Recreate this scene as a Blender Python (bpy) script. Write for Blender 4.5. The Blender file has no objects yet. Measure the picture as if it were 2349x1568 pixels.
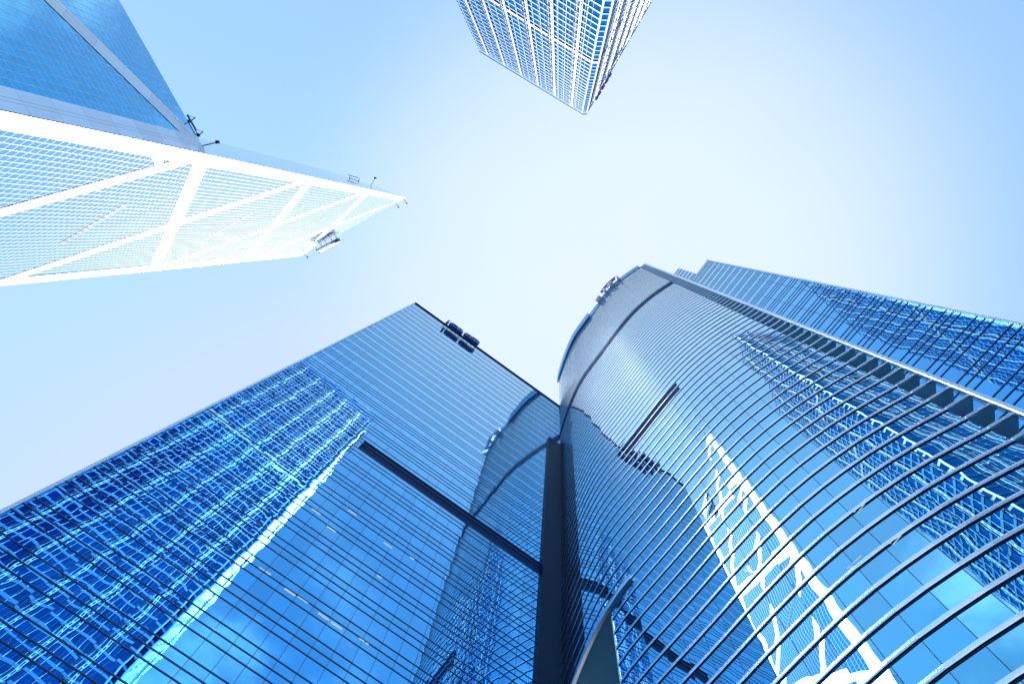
import bpy, math, random
from math import sin, cos, radians, floor, sqrt, pi

scene = bpy.context.scene
col = scene.collection

# ------------------------------------------------------------------ camera
EYE = 1.6
cd = bpy.data.cameras.new('camera')
cd.sensor_width = 36.0
cd.lens = 36.0 * 1305.0 / 2349.0          # about 20 mm
cd.clip_start = 0.1
cd.clip_end = 20000
cam = bpy.data.objects.new('camera', cd)
col.objects.link(cam)
scene.camera = cam


def vnorm(a):
    l = sqrt(sum(x * x for x in a))
    return [x / l for x in a]


def vdot(a, b):
    return sum(x * y for x, y in zip(a, b))


def vcross(a, b):
    return [a[1]*b[2]-a[2]*b[1], a[2]*b[0]-a[0]*b[2], a[0]*b[1]-a[1]*b[0]]


# the lens points up, about 12 degrees off the zenith
UPV = vnorm([1283 - 1174.5, 527 - 784.0, 1305.0])     # zenith seen from the camera (x right, y down, z forward)
E1 = vnorm([1 - UPV[0]*UPV[0], -UPV[1]*UPV[0], -UPV[2]*UPV[0]])
E2 = vcross(UPV, E1)
from mathutils import Matrix, Vector
right = (E1[0], E2[0], UPV[0])
down = (E1[1], E2[1], UPV[1])
fwd = (E1[2], E2[2], UPV[2])
cam.matrix_world = Matrix(((right[0], -down[0], -fwd[0], 0),
                           (right[1], -down[1], -fwd[1], 0),
                           (right[2], -down[2], -fwd[2], EYE),
                           (0, 0, 0, 1)))

# ------------------------------------------------------------------ light
SUN_AZ, SUN_EL = 116.0, 54.0              # azimuth measured from +X towards +Y
sd = Vector((cos(radians(SUN_EL))*cos(radians(SUN_AZ)), cos(radians(SUN_EL))*sin(radians(SUN_AZ)), sin(radians(SUN_EL))))
ld = bpy.data.lights.new('sun', 'SUN')
ld.energy = 4.5
ld.angle = radians(0.53)
ld.color = (1.0, 0.97, 0.92)
sun = bpy.data.objects.new('sun', ld)
col.objects.link(sun)
sun.rotation_euler = sd.to_track_quat('Z', 'Y').to_euler()
sun.location = (0, 0, 500)

world = bpy.data.worlds.new("World")
scene.world = world
world.use_nodes = True
wn = world.node_tree
wn.nodes.clear()


def N(nt, typ, **kw):
    n = nt.nodes.new(typ)
    for k, v in kw.items():
        setattr(n, k, v)
    return n


def MATH(nt, op, a, b=None, c=None, clamp=False):
    n = nt.nodes.new('ShaderNodeMath')
    n.operation = op
    n.use_clamp = clamp
    for i, x in enumerate((a, b, c)):
        if x is None:
            continue
        if isinstance(x, (int, float)):
            n.inputs[i].default_value = x
        else:
            nt.links.new(x, n.inputs[i])
    return n.outputs[0]


def VM(nt, op, a, b=None, scale=None):
    n = nt.nodes.new('ShaderNodeVectorMath')
    n.operation = op
    for i, x in enumerate((a, b)):
        if x is None:
            continue
        if isinstance(x, (tuple, list)):
            n.inputs[i].default_value = x
        else:
            nt.links.new(x, n.inputs[i])
    if scale is not None:
        if isinstance(scale, (int, float)):
            n.inputs['Scale'].default_value = scale
        else:
            nt.links.new(scale, n.inputs['Scale'])
    return n.outputs[0]


def ray_dir(px_, py_):
    v = vnorm((px_ - 1174.5, py_ - 784.0, 1305.0))
    return (vdot(v, E1), vdot(v, E2), vdot(v, UPV))


sky = N(wn, 'ShaderNodeTexSky', sky_type='NISHITA')
sky.sun_disc = False
sky.sun_elevation = radians(SUN_EL)
sky.sun_rotation = radians(90.0 - SUN_AZ)
sky.altitude = 0
sky.air_density = 1.0
sky.dust_density = 1.2
sky.ozone_density = 1.5
# broken cloud low in the sky opposite the sun
tc = N(wn, 'ShaderNodeTexCoord')
sep = N(wn, 'ShaderNodeSeparateXYZ')
wn.links.new(tc.outputs['Generated'], sep.inputs[0])
zc = MATH(wn, 'MAXIMUM', sep.outputs[2], 0.05)
px = MATH(wn, 'DIVIDE', sep.outputs[0], zc)
py = MATH(wn, 'DIVIDE', sep.outputs[1], zc)
cmb = N(wn, 'ShaderNodeCombineXYZ')
wn.links.new(px, cmb.inputs[0])
wn.links.new(py, cmb.inputs[1])
noi = N(wn, 'ShaderNodeTexNoise')
noi.inputs['Scale'].default_value = 2.1
noi.inputs['Detail'].default_value = 6
noi.inputs['Roughness'].default_value = 0.55
wn.links.new(cmb.outputs[0], noi.inputs['Vector'])
cl = N(wn, 'ShaderNodeMapRange')
cl.interpolation_type = 'SMOOTHSTEP'
cl.inputs[1].default_value = 0.44
cl.inputs[2].default_value = 0.62
wn.links.new(noi.outputs['Fac'], cl.inputs[0])
ny = MATH(wn, 'MULTIPLY', sep.outputs[1], -1.0)
mk = N(wn, 'ShaderNodeMapRange')
mk.interpolation_type = 'SMOOTHSTEP'
mk.inputs[1].default_value = 0.40
mk.inputs[2].default_value = 0.62
wn.links.new(ny, mk.inputs[0])
cf = MATH(wn, 'MULTIPLY', cl.outputs[0], mk.outputs[0])
cf = MATH(wn, 'MULTIPLY', cf, 0.8)
mixc = N(wn, 'ShaderNodeMix', data_type='RGBA')
wn.links.new(cf, mixc.inputs[0])
gam = N(wn, 'ShaderNodeGamma')
gam.inputs[1].default_value = 0.45
wn.links.new(sky.outputs[0], gam.inputs[0])
tint = VM(wn, 'MULTIPLY', gam.outputs[0], (1.16, 1.68, 2.05))
# thin bright veil of haze high overhead
vd = ray_dir(1440, 640)
dotv = wn.nodes.new('ShaderNodeVectorMath')
dotv.operation = 'DOT_PRODUCT'
wn.links.new(tc.outputs['Generated'], dotv.inputs[0])
dotv.inputs[1].default_value = vd
vm = N(wn, 'ShaderNodeMapRange')
vm.interpolation_type = 'SMOOTHERSTEP'
vm.inputs[1].default_value = 0.80
vm.inputs[2].default_value = 1.02
vm.inputs[4].default_value = 1.0
wn.links.new(dotv.outputs['Value'], vm.inputs[0])
vn = N(wn, 'ShaderNodeTexNoise')
vn.inputs['Scale'].default_value = 3.0
vn.inputs['Detail'].default_value = 3
wn.links.new(tc.outputs['Generated'], vn.inputs['Vector'])
vf = MATH(wn, 'MULTIPLY', vm.outputs[0], MATH(wn, 'MULTIPLY_ADD', vn.outputs['Fac'], 0.25, 0.85), clamp=True)
tint = VM(wn, 'MINIMUM', tint, (2.0, 2.5, 4.0))
vmix = N(wn, 'ShaderNodeMix', data_type='RGBA')
wn.links.new(vf, vmix.inputs[0])
wn.links.new(tint, vmix.inputs[6])
vmix.inputs[7].default_value = (2.6, 3.0, 3.8, 1)
wn.links.new(vmix.outputs[2], mixc.inputs[6])
mixc.inputs[7].default_value = (4.0, 4.6, 5.2, 1)
bg = N(wn, 'ShaderNodeBackground')
bg.inputs['Strength'].default_value = 0.12
wo = N(wn, 'ShaderNodeOutputWorld')
wn.links.new(mixc.outputs[2], bg.inputs['Color'])
wn.links.new(bg.outputs[0], wo.inputs['Surface'])

scene.view_settings.view_transform = 'Standard'
scene.view_settings.look = 'None'
scene.view_settings.exposure = 1.4
scene.view_settings.gamma = 1.0
scene.cycles.max_bounces = 10
scene.cycles.glossy_bounces = 6
scene.cycles.diffuse_bounces = 3
scene.cycles.sample_clamp_indirect = 7.0
scene.cycles.caustics_reflective = True
scene.cycles.blur_glossy = 0.3


# ------------------------------------------------------------------ helpers
class MB:
    """collects quads; build() links them as ONE mesh object"""

    def __init__(self):
        self.v = []
        self.f = []
        self.uv = []
        self.pn = []

    def face(self, pts, uv=None, pn=None):
        i = len(self.v)
        self.v += [tuple(p) for p in pts]
        self.f.append(tuple(range(i, i + len(pts))))
        n = len(pts)
        self.uv += list(uv) if uv else [(0, 0)] * n
        self.pn += list(pn) if pn else [(0, 0)] * n

    def prism(self, poly, z0, z1, caps=True):
        """vertical prism over a plan polygon (counter-clockwise seen from above)"""
        n = len(poly)
        for i in range(n):
            a = poly[i]
            b = poly[(i + 1) % n]
            l = sqrt((b[0]-a[0])**2 + (b[1]-a[1])**2)
            self.face([(a[0], a[1], z0), (b[0], b[1], z0), (b[0], b[1], z1), (a[0], a[1], z1)],
                      [(0, z0), (l, z0), (l, z1), (0, z1)])
        if caps:
            self.face([(p[0], p[1], z1) for p in poly])
            self.face([(p[0], p[1], z0) for p in reversed(poly)])

    def obox(self, c, ax, ay, az, hx, hy, hz):
        """box centre c, unit axes, half sizes"""
        c = Vector(c); ax = Vector(ax)*hx; ay = Vector(ay)*hy; az = Vector(az)*hz
        P = lambda i, j, k: tuple(c + ax*i + ay*j + az*k)
        for q in (((-1,-1,-1),(-1,1,-1),(1,1,-1),(1,-1,-1)), ((-1,-1,1),(1,-1,1),(1,1,1),(-1,1,1)),
                  ((-1,-1,-1),(1,-1,-1),(1,-1,1),(-1,-1,1)), ((1,-1,-1),(1,1,-1),(1,1,1),(1,-1,1)),
                  ((1,1,-1),(-1,1,-1),(-1,1,1),(1,1,1)), ((-1,1,-1),(-1,-1,-1),(-1,-1,1),(-1,1,1))):
            self.face([P(*k) for k in q])

    def bar(self, a, b, r, n=6):
        """round bar from a to b"""
        a = Vector(a); b = Vector(b)
        d = (b - a)
        if d.length < 1e-6:
            return
        d.normalize()
        u = d.cross(Vector((0, 0, 1)))
        if u.length < 1e-3:
            u = Vector((1, 0, 0))
        u.normalize()
        w = d.cross(u)
        ring = lambda c: [tuple(c + (u*cos(2*pi*i/n) + w*sin(2*pi*i/n))*r) for i in range(n)]
        A, B = ring(a), ring(b)
        for i in range(n):
            j = (i + 1) % n
            self.face([A[i], A[j], B[j], B[i]])
        self.face(list(reversed(A)))
        self.face(B)

    def build(self, name, mat, parent=None, smooth=False):
        off = Vector(parent.matrix_world.translation) if parent is not None and parent.parent is None else None
        if parent is not None and off is None:
            off = Vector(parent.parent['base']) if 'base' in parent.parent else Vector((0, 0, 0))
        if parent is not None and parent.parent is None and 'base' in parent:
            off = Vector(parent['base'])
        if off is None:
            off = Vector((0, 0, 0))
        me = bpy.data.meshes.new(name)
        me.from_pydata([(p[0]-off.x, p[1]-off.y, p[2]-off.z) for p in self.v], [], self.f)
        uvl = me.uv_layers.new(name='UVMap')
        uvl.data.foreach_set('uv', [x for p in self.uv for x in p])
        pl = me.uv_layers.new(name='Pane')
        pl.data.foreach_set('uv', [x for p in self.pn for x in p])
        me.materials.append(mat)
        if smooth:
            me.polygons.foreach_set('use_smooth', [True] * len(me.polygons))
        me.update()
        o = bpy.data.objects.new(name, me)
        col.objects.link(o)
        if parent is not None:
            o.parent = parent
        return o


def thing(name, label, cat, loc, group=None):
    o = bpy.data.objects.new(name, None)
    col.objects.link(o)
    o.location = loc
    o['base'] = tuple(float(x) for x in loc)
    o['label'] = label
    o['category'] = cat
    if group:
        o['group'] = group
    return o


def plan(ax_, h):
    """plan point given as (x, y) per metre of height"""
    return (ax_[0]*h, ax_[1]*h)


# ------------------------------------------------------------------ materials
def new_mat(name):
    m = bpy.data.materials.new(name)
    m.use_nodes = True
    nt = m.node_tree
    nt.nodes.clear()
    out = nt.nodes.new('ShaderNodeOutputMaterial')
    return m, nt, out


def principled(nt, colr, rough=0.5, metal=0.0, spec=0.5):
    p = nt.nodes.new('ShaderNodeBsdfPrincipled')
    p.inputs['Base Color'].default_value = (*colr, 1)
    p.inputs['Roughness'].default_value = rough
    p.inputs['Metallic'].default_value = metal
    p.inputs['Specular IOR Level'].default_value = spec
    return p


def plain(name, colr, rough=0.5, metal=0.0, spec=0.5, var=0.08, scale=0.6):
    m, nt, out = new_mat(name)
    p = principled(nt, colr, rough, metal, spec)
    if var:
        tc = nt.nodes.new('ShaderNodeTexCoord')
        no = nt.nodes.new('ShaderNodeTexNoise')
        no.inputs['Scale'].default_value = scale
        no.inputs['Detail'].default_value = 3
        nt.links.new(tc.outputs['Object'], no.inputs['Vector'])
        mr = nt.nodes.new('ShaderNodeMapRange')
        mr.inputs[3].default_value = 1 - var*2
        mr.inputs[4].default_value = 1 + var*2
        nt.links.new(no.outputs['Fac'], mr.inputs[0])
        c = VM(nt, 'SCALE', tuple(colr), scale=mr.outputs[0])
        nt.links.new(c, p.inputs['Base Color'])
    nt.links.new(p.outputs[0], out.inputs[0])
    return m


def glass(name, f0, tilt=0.004, wave=0.006, pillow=0.004, seam=0.02, seamcol=(0.01, 0.05, 0.12), wscale=0.9,
          rough=0.0, tint_var=0.25, lit=0.0, hseam=0.0, frame=None, rowh=1.0, grz=2.6, gcol=(0.78, 0.97, 1.0), edge=None):
    """coated curtain-wall glass: mirror-like, tinted, every pane tilted and bowed a little.
    UVMap = metres on the facade, Pane = pane counts"""
    m, nt, out = new_mat(name)
    geo = nt.nodes.new('ShaderNodeNewGeometry')
    uv = nt.nodes.new('ShaderNodeUVMap'); uv.uv_map = 'UVMap'
    pn = nt.nodes.new('ShaderNodeUVMap'); pn.uv_map = 'Pane'
    sp = nt.nodes.new('ShaderNodeSeparateXYZ')
    nt.links.new(pn.outputs[0], sp.inputs[0])
    fl = VM(nt, 'FLOOR', pn.outputs[0])
    wnz = nt.nodes.new('ShaderNodeTexWhiteNoise'); wnz.noise_dimensions = '3D'
    flo = VM(nt, 'ADD', fl, (0.5, 0.5, 3.0))
    nt.links.new(flo, wnz.inputs['Vector'])
    r1 = VM(nt, 'SUBTRACT', wnz.outputs['Color'], (0.5, 0.5, 0.5))
    off = VM(nt, 'SCALE', r1, scale=tilt)
    # smooth bow inside the pane
    jump = VM(nt, 'SCALE', wnz.outputs['Color'], scale=37.0)
    pos = VM(nt, 'ADD', uv.outputs[0], jump)
    no = nt.nodes.new('ShaderNodeTexNoise')
    no.inputs['Scale'].default_value = wscale
    no.inputs['Detail'].default_value = 1.0
    nt.links.new(pos, no.inputs['Vector'])
    r2 = VM(nt, 'SUBTRACT', no.outputs['Color'], (0.5, 0.5, 0.5))
    off = VM(nt, 'ADD', off, VM(nt, 'SCALE', r2, scale=wave))
    fr = VM(nt, 'FRACTION', pn.outputs[0])
    fs = nt.nodes.new('ShaderNodeSeparateXYZ')
    nt.links.new(fr, fs.inputs[0])
    tang = VM(nt, 'CROSS_PRODUCT', (0, 0, 1), geo.outputs['Normal'])
    fu = MATH(nt, 'SUBTRACT', fs.outputs[0], 0.5)
    fv = MATH(nt, 'SUBTRACT', fs.outputs[1], 0.5)
    off = VM(nt, 'ADD', off, VM(nt, 'SCALE', tang, scale=MATH(nt, 'MULTIPLY', fu, pillow)))
    off = VM(nt, 'ADD', off, VM(nt, 'SCALE', (0, 0, 1), scale=MATH(nt, 'MULTIPLY', fv, pillow)))
    nrm = VM(nt, 'NORMALIZE', VM(nt, 'ADD', geo.outputs['Normal'], off))
    p = principled(nt, f0, rough, 1.0)
    if edge:
        p.inputs['Specular Tint'].default_value = (*edge, 1)
    nt.links.new(nrm, p.inputs['Normal'])
    tv = nt.nodes.new('ShaderNodeMapRange')
    tv.inputs[3].default_value = 1 - tint_var
    tv.inputs[4].default_value = 1 + tint_var * 0.3
    nt.links.new(wnz.outputs['Value'], tv.inputs[0])
    c = VM(nt, 'SCALE', tuple(f0), scale=tv.outputs[0])
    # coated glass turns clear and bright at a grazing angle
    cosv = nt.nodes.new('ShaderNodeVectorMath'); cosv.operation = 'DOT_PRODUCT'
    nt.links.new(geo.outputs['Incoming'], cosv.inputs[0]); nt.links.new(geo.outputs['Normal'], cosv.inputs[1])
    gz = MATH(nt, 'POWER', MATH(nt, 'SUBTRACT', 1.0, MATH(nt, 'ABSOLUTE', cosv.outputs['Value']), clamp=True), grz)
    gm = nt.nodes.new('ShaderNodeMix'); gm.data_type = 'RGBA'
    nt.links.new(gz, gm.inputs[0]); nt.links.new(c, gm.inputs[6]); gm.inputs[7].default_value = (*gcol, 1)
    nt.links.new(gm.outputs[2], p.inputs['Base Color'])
    cur = p.outputs[0]
    if lit > 0:                       # faint diffuse white mixed into the panes for their sunlit glow
        d = nt.nodes.new('ShaderNodeBsdfDiffuse'); d.inputs[0].default_value = (0.75, 0.85, 0.95, 1)
        mx = nt.nodes.new('ShaderNodeMixShader')
        mx.inputs[0].default_value = lit
        nt.links.new(cur, mx.inputs[1]); nt.links.new(d.outputs[0], mx.inputs[2])
        cur = mx.outputs[0]
    if seam > 0 or hseam > 0:
        e = MATH(nt, 'ABSOLUTE', fu)
        s = MATH(nt, 'GREATER_THAN', e, 0.5 - seam)
        if hseam > 0:
            e2 = MATH(nt, 'ABSOLUTE', fv)
            s = MATH(nt, 'MAXIMUM', s, MATH(nt, 'GREATER_THAN', e2, 0.5 - hseam))
        if frame:
            d = principled(nt, frame[0], frame[1], frame[2])
        else:
            d = principled(nt, seamcol, 0.5)
        mx = nt.nodes.new('ShaderNodeMixShader')
        nt.links.new(s, mx.inputs[0])
        nt.links.new(cur, mx.inputs[1]); nt.links.new(d.outputs[0], mx.inputs[2])
        cur = mx.outputs[0]
    nt.links.new(cur, out.inputs[0])
    return m


def banded(name, colr, rough, metal, lines=(0.3, 0.7), lw=0.012, dark=0.55, seam_u=6.0):
    """metal cladding with joint lines along it: UV x = metres along, y = 0..1 across"""
    m, nt, out = new_mat(name)
    p = principled(nt, colr, rough, metal)
    uv = nt.nodes.new('ShaderNodeUVMap'); uv.uv_map = 'UVMap'
    s = nt.nodes.new('ShaderNodeSeparateXYZ')
    nt.links.new(uv.outputs[0], s.inputs[0])
    acc = None
    for l in lines:
        g = MATH(nt, 'LESS_THAN', MATH(nt, 'ABSOLUTE', MATH(nt, 'SUBTRACT', s.outputs[1], l)), lw)
        acc = g if acc is None else MATH(nt, 'MAXIMUM', acc, g)
    if seam_u:
        f = MATH(nt, 'FRACT', MATH(nt, 'DIVIDE', s.outputs[0], seam_u))
        acc = MATH(nt, 'MAXIMUM', acc, MATH(nt, 'LESS_THAN', f, 0.008))
    # panel to panel variation
    fl = MATH(nt, 'FLOOR', MATH(nt, 'DIVIDE', s.outputs[0], seam_u or 6.0))
    wn_ = nt.nodes.new('ShaderNodeTexWhiteNoise'); wn_.noise_dimensions = '1D'
    nt.links.new(fl, wn_.inputs['W'])
    k = MATH(nt, 'MULTIPLY_ADD', wn_.outputs['Value'], 0.12, 0.94)
    k = MATH(nt, 'MULTIPLY', k, MATH(nt, 'MULTIPLY_ADD', acc, -dark, 1.0))
    nt.links.new(VM(nt, 'SCALE', tuple(colr), scale=k), p.inputs['Base Color'])
    nt.links.new(p.outputs[0], out.inputs[0])
    return m


def louvre(name, colr, pitch=0.25):
    m, nt, out = new_mat(name)
    p = principled(nt, colr, 0.6, 0.0, 0.1)
    uv = nt.nodes.new('ShaderNodeUVMap'); uv.uv_map = 'UVMap'
    s = nt.nodes.new('ShaderNodeSeparateXYZ')
    nt.links.new(uv.outputs[0], s.inputs[0])
    f = MATH(nt, 'FRACT', MATH(nt, 'DIVIDE', s.outputs[1], pitch))
    k = MATH(nt, 'MULTIPLY_ADD', f, 0.9, 0.5)
    nt.links.new(VM(nt, 'SCALE', tuple(colr), scale=k), p.inputs['Base Color'])
    nt.links.new(p.outputs[0], out.inputs[0])
    return m


def emit(name, colr, st):
    m, nt, out = new_mat(name)
    e = nt.nodes.new('ShaderNodeEmission')
    e.inputs[0].default_value = (*colr, 1)
    e.inputs[1].default_value = st
    nt.links.new(e.outputs[0], out.inputs[0])
    return m


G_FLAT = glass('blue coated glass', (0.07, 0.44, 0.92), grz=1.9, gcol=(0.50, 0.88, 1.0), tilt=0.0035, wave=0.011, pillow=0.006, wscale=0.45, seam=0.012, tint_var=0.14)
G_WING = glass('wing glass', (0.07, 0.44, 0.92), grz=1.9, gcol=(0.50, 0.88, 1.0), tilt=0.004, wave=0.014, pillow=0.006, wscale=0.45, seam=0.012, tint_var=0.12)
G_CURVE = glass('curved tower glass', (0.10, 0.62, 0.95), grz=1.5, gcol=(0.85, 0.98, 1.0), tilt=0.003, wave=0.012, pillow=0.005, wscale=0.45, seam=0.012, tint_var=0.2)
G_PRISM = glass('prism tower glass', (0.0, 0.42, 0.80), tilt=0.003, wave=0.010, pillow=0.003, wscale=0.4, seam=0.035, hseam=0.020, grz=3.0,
                tint_var=0.12, lit=0.07, frame=((0.6, 0.68, 0.76), 0.6, 0.0))
G_GRID = glass('grid tower glass', (0.01, 0.20, 0.46), edge=(0.25, 0.55, 0.85), tilt=0.004, wave=0.012, pillow=0.003, wscale=0.4, seam=0.02, tint_var=0.3, grz=6.0)
M_SPAN = plain('spandrel metal', (0.06, 0.20, 0.38), 0.5, 0.0, 0.3, var=0.1)
M_FIN_D = plain('shade-darkened blue fin paint', (0.02, 0.06, 0.16), 0.3, 0.3, var=0.05)  # dark base colour carries the shade on ledge fronts and undersides
M_FIN_L = plain('pale fin metal', (0.80, 0.90, 0.96), 0.24, 0.95, var=0.05)
M_BRK = plain('bracket paint', (0.25, 0.55, 0.70), 0.45, 0.2, var=0.05)
M_PIPE = plain('pale pipe metal', (0.7, 0.8, 0.88), 0.3, 0.8, var=0.04)
M_DARK = plain('dark cladding and ledge shade', (0.003, 0.014, 0.05), 0.4, 0.0, 0.12, var=0.15, scale=0.1)  # also colours the painted shade strips below the curved tower's ledges
M_MECH = plain('mechanical floor cladding', (0.03, 0.15, 0.38), 0.4, 0.2, var=0.1)
M_SOFF = plain('soffit paint', (0.16, 0.55, 0.72), 0.6, 0.0, var=0.06, scale=0.3)
M_WHITE = plain('white enamel', (0.68, 0.76, 0.84), 0.3, 0.0, var=0.03)
M_CROWN = plain('crown screen', (0.01, 0.26, 0.55), 0.35, 0.5, var=0.06, scale=0.2)
M_ALU = banded('brushed aluminium cladding', (0.72, 0.8, 0.88), 0.5, 0.6)
M_EDGE = banded('corner cladding', (0.62, 0.72, 0.82), 0.38, 0.75, lines=(0.45, 0.6), lw=0.01)
M_LOUV = louvre('dark louvre', (0.006, 0.035, 0.12))
M_LOUVB = louvre('black louvre slats', (0.005, 0.02, 0.05), 0.3)
M_ROOF = plain('roof membrane', (0.25, 0.27, 0.3), 0.8)
M_CORE = plain('core wall', (0.04, 0.07, 0.12), 0.6)
M_STEEL = plain('dark steel', (0.015, 0.04, 0.08), 0.45, 0.4, var=0.05)
M_SIGNB = plain('sign face blue', (0.02, 0.09, 0.35), 0.35, 0.0)
M_SIGNW = plain('sign return white', (0.75, 0.8, 0.86), 0.4, 0.0)
M_SIGNR = plain('sign arc', (0.18, 0.1, 0.5), 0.4, 0.0)
M_LAMP = emit('office ceiling lamp', (0.6, 0.85, 1.0), 0.27)
M_CRADLE = plain('cradle paint', (0.0, 0.10, 0.26), 0.5)

# ------------------------------------------------------------------ ground
g = MB()
S = 4000
g.face([(-S, -S, 0), (S, -S, 0), (S, S, 0), (-S, S, 0)], [(-S, -S), (S, -S), (S, S), (-S, S)])
m, nt, out = new_mat('granite paving')
p = principled(nt, (0.2, 0.2, 0.2), 0.7)
tcn = nt.nodes.new('ShaderNodeTexCoord')
br = nt.nodes.new('ShaderNodeTexBrick')
br.inputs['Scale'].default_value = 1.0
br.inputs['Color1'].default_value = (0.06, 0.065, 0.07, 1)
br.inputs['Color2'].default_value = (0.08, 0.082, 0.085, 1)
br.inputs['Mortar'].default_value = (0.04, 0.04, 0.04, 1)
br.inputs['Mortar Size'].default_value = 0.01
nt.links.new(tcn.outputs['Object'], br.inputs['Vector'])
nt.links.new(br.outputs['Color'], p.inputs['Base Color'])
nt.links.new(p.outputs[0], out.inputs[0])
o = g.build('ground', m)
o['kind'] = 'structure'

Z0 = EYE                    # heights below are measured from the camera
FLOOR = 4.29


# ------------------------------------------------------------------ flat-sided office towers with triple fins
def facade_bands(root, O, t, s0, s1, rows, mat, panew=2.03, holes=()):
    """rows: list of lists of (z0, z1); each inner list becomes one window band part"""
    nrm = (t[1], -t[0])
    ri = 0
    for grp in rows:
        mb = MB()
        for (a, b) in grp:
            ri += 1
            segs = [(s0, s1)]
            for (ha, hb, hs0, hs1) in holes:
                if a < hb - 0.2 and b > ha + 0.2:
                    segs = []
                    if hs0 > s0 + 0.1: segs.append((s0, hs0))
                    if hs1 < s1 - 0.1: segs.append((hs1, s1))
            for (sa, sb) in segs:
                P = lambda s, z: (O[0] + t[0]*s, O[1] + t[1]*s, z + Z0)
                mb.face([P(sb, a), P(sa, a), P(sa, b), P(sb, b)],
                        [(sb, a), (sa, a), (sa, b), (sb, b)],
                        [(sb/panew + 100, ri), (sa/panew + 100, ri), (sa/panew + 100, ri + 0.999), (sb/panew + 100, ri + 0.999)])
        if mb.f:
            mb.build('window_band', mat, root)


def fin_mesh(path, z, p=0.30, h=0.16, closed=False, nose=0.05):
    """moulded ledge following a plan path; path runs so that outside is on the right-hand side (t.y, -t.x)"""
    mb = MB()
    n = len(path)
    offs = []
    for i in range(n):
        a = path[max(i-1, 0)]; b = path[min(i+1, n-1)]
        dx, dy = b[0]-a[0], b[1]-a[1]
        l = sqrt(dx*dx + dy*dy)
        offs.append((dy/l, -dx/l))
    prof = [(-0.03, -h/2), (p*0.82, -h/2), (p, -h/2 + h*0.28), (p, h/2 - h*0.28), (p*0.82, h/2), (-0.03, h/2)]
    rings = []
    for q, (ox, oy) in zip(path, offs):
        rings.append([(q[0] + ox*a, q[1] + oy*a, z + Z0 + b) for a, b in prof])
    k = len(prof)
    for i in range(n-1):
        A, B = rings[i], rings[i+1]
        for j in range(k):
            jj = (j + 1) % k
            mb.face([A[j], B[j], B[jj], A[jj]])
    mb.face(rings[0])
    mb.face(list(reversed(rings[-1])))
    return mb


def plan_from(s, D, n, t):
    return (n[0]*D + t[0]*s, n[1]*D + t[1]*s)


# ---- flat tower, lower left
AZ = radians(35.56)
tF = (cos(AZ), sin(AZ)); nF = (-sin(AZ), cos(AZ)); DF = 44.62
HF = 175.0
SL, SR = -23.3, 34.2
base = (nF[0]*DF + tF[0]*5, nF[1]*DF + tF[1]*5, 0.0)
flat = thing('office_tower', 'blue glass slab tower with dark triple ledges and a lettered sign on its roof edge', 'tower', base)
O = (nF[0]*DF, nF[1]*DF)
LV0, LV1, LVS = 80.9, 84.05, -5.6
tops = [85.15 + FLOOR*k for k in range(-19, 21)]
rows = []
for T in tops:
    rows.append([(T - 1.07, T), (T - 2.145, T - 1.07), (T - FLOOR, T - 2.145)])
facade_bands(flat, O, tF, SL, SR, rows, G_FLAT, 2.03, holes=[(LV0, LV1, LVS, SR)])
# top screen
mb = MB()
P = lambda s, z: (O[0] + tF[0]*s, O[1] + tF[1]*s, z + Z0)
mb.face([P(SR, 170.95), P(SL, 170.95), P(SL, HF+0.4), P(SR, HF+0.4)], [(SR, 171), (SL, 171), (SL, HF), (SR, HF)],
        [(SR/2.03+100, 900), (SL/2.03+100, 900), (SL/2.03+100, 900.99), (SR/2.03+100, 900.99)])
mb.build('parapet_glass', G_FLAT, flat)
# plant-room louvres
for (a, b) in ((LV0, 82.95), (83.05, LV1)):
    mb = MB()
    Q = lambda s, z: (O[0] + tF[0]*s + nF[0]*0.12, O[1] + tF[1]*s + nF[1]*0.12, z + Z0)
    mb.face([Q(SR, a), Q(LVS, a), Q(LVS, b), Q(SR, b)], [(SR, a), (LVS, a), (LVS, b), (SR, b)])
    mb.build('louvre_panel', M_LOUV, flat)
fins = []
for T in tops + [85.15 + FLOOR*21]:
    for dz in (0, 1.07, 2.145):
        z = T - dz
        if 22 < z < HF + 0.5:
            fins.append(z)
fins.sort(reverse=True)
pathF = [(O[0] + tF[0]*s, O[1] + tF[1]*s) for s in (SL - 0.25, SR)]
dp = (O[0] + tF[0]*SL + nF[0]*6, O[1] + tF[1]*SL + nF[1]*6)
for i, z in enumerate(fins[:100]):
    fb = fin_mesh(pathF, z, 0.05, 0.13)
    fb.build('ledge', M_FIN_D, flat)
low = [z for z in fins[100:]]
z = 20
while z > 0:
    low.append(z); z -= 1.43
mb = MB()
for z in low:
    f = fin_mesh(pathF, z, 0.05, 0.13)
    i0 = len(mb.v)
    mb.v += f.v; mb.f += [tuple(i + i0 for i in q) for q in f.f]; mb.uv += f.uv; mb.pn += f.pn
o = mb.build('lower_ledges', M_FIN_D, flat); o['kind'] = 'stuff'
# body behind the glass
mb = MB()
dep = 34
pts = [plan_from(SL, DF + 0.25, nF, tF), plan_from(SR, DF + 0.25, nF, tF), plan_from(SR, DF + dep, nF, tF), plan_from(SL, DF + dep, nF, tF)]
mb.prism(pts, 0, HF - 0.5 + Z0)
mb.build('body', M_CORE, flat)
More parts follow.
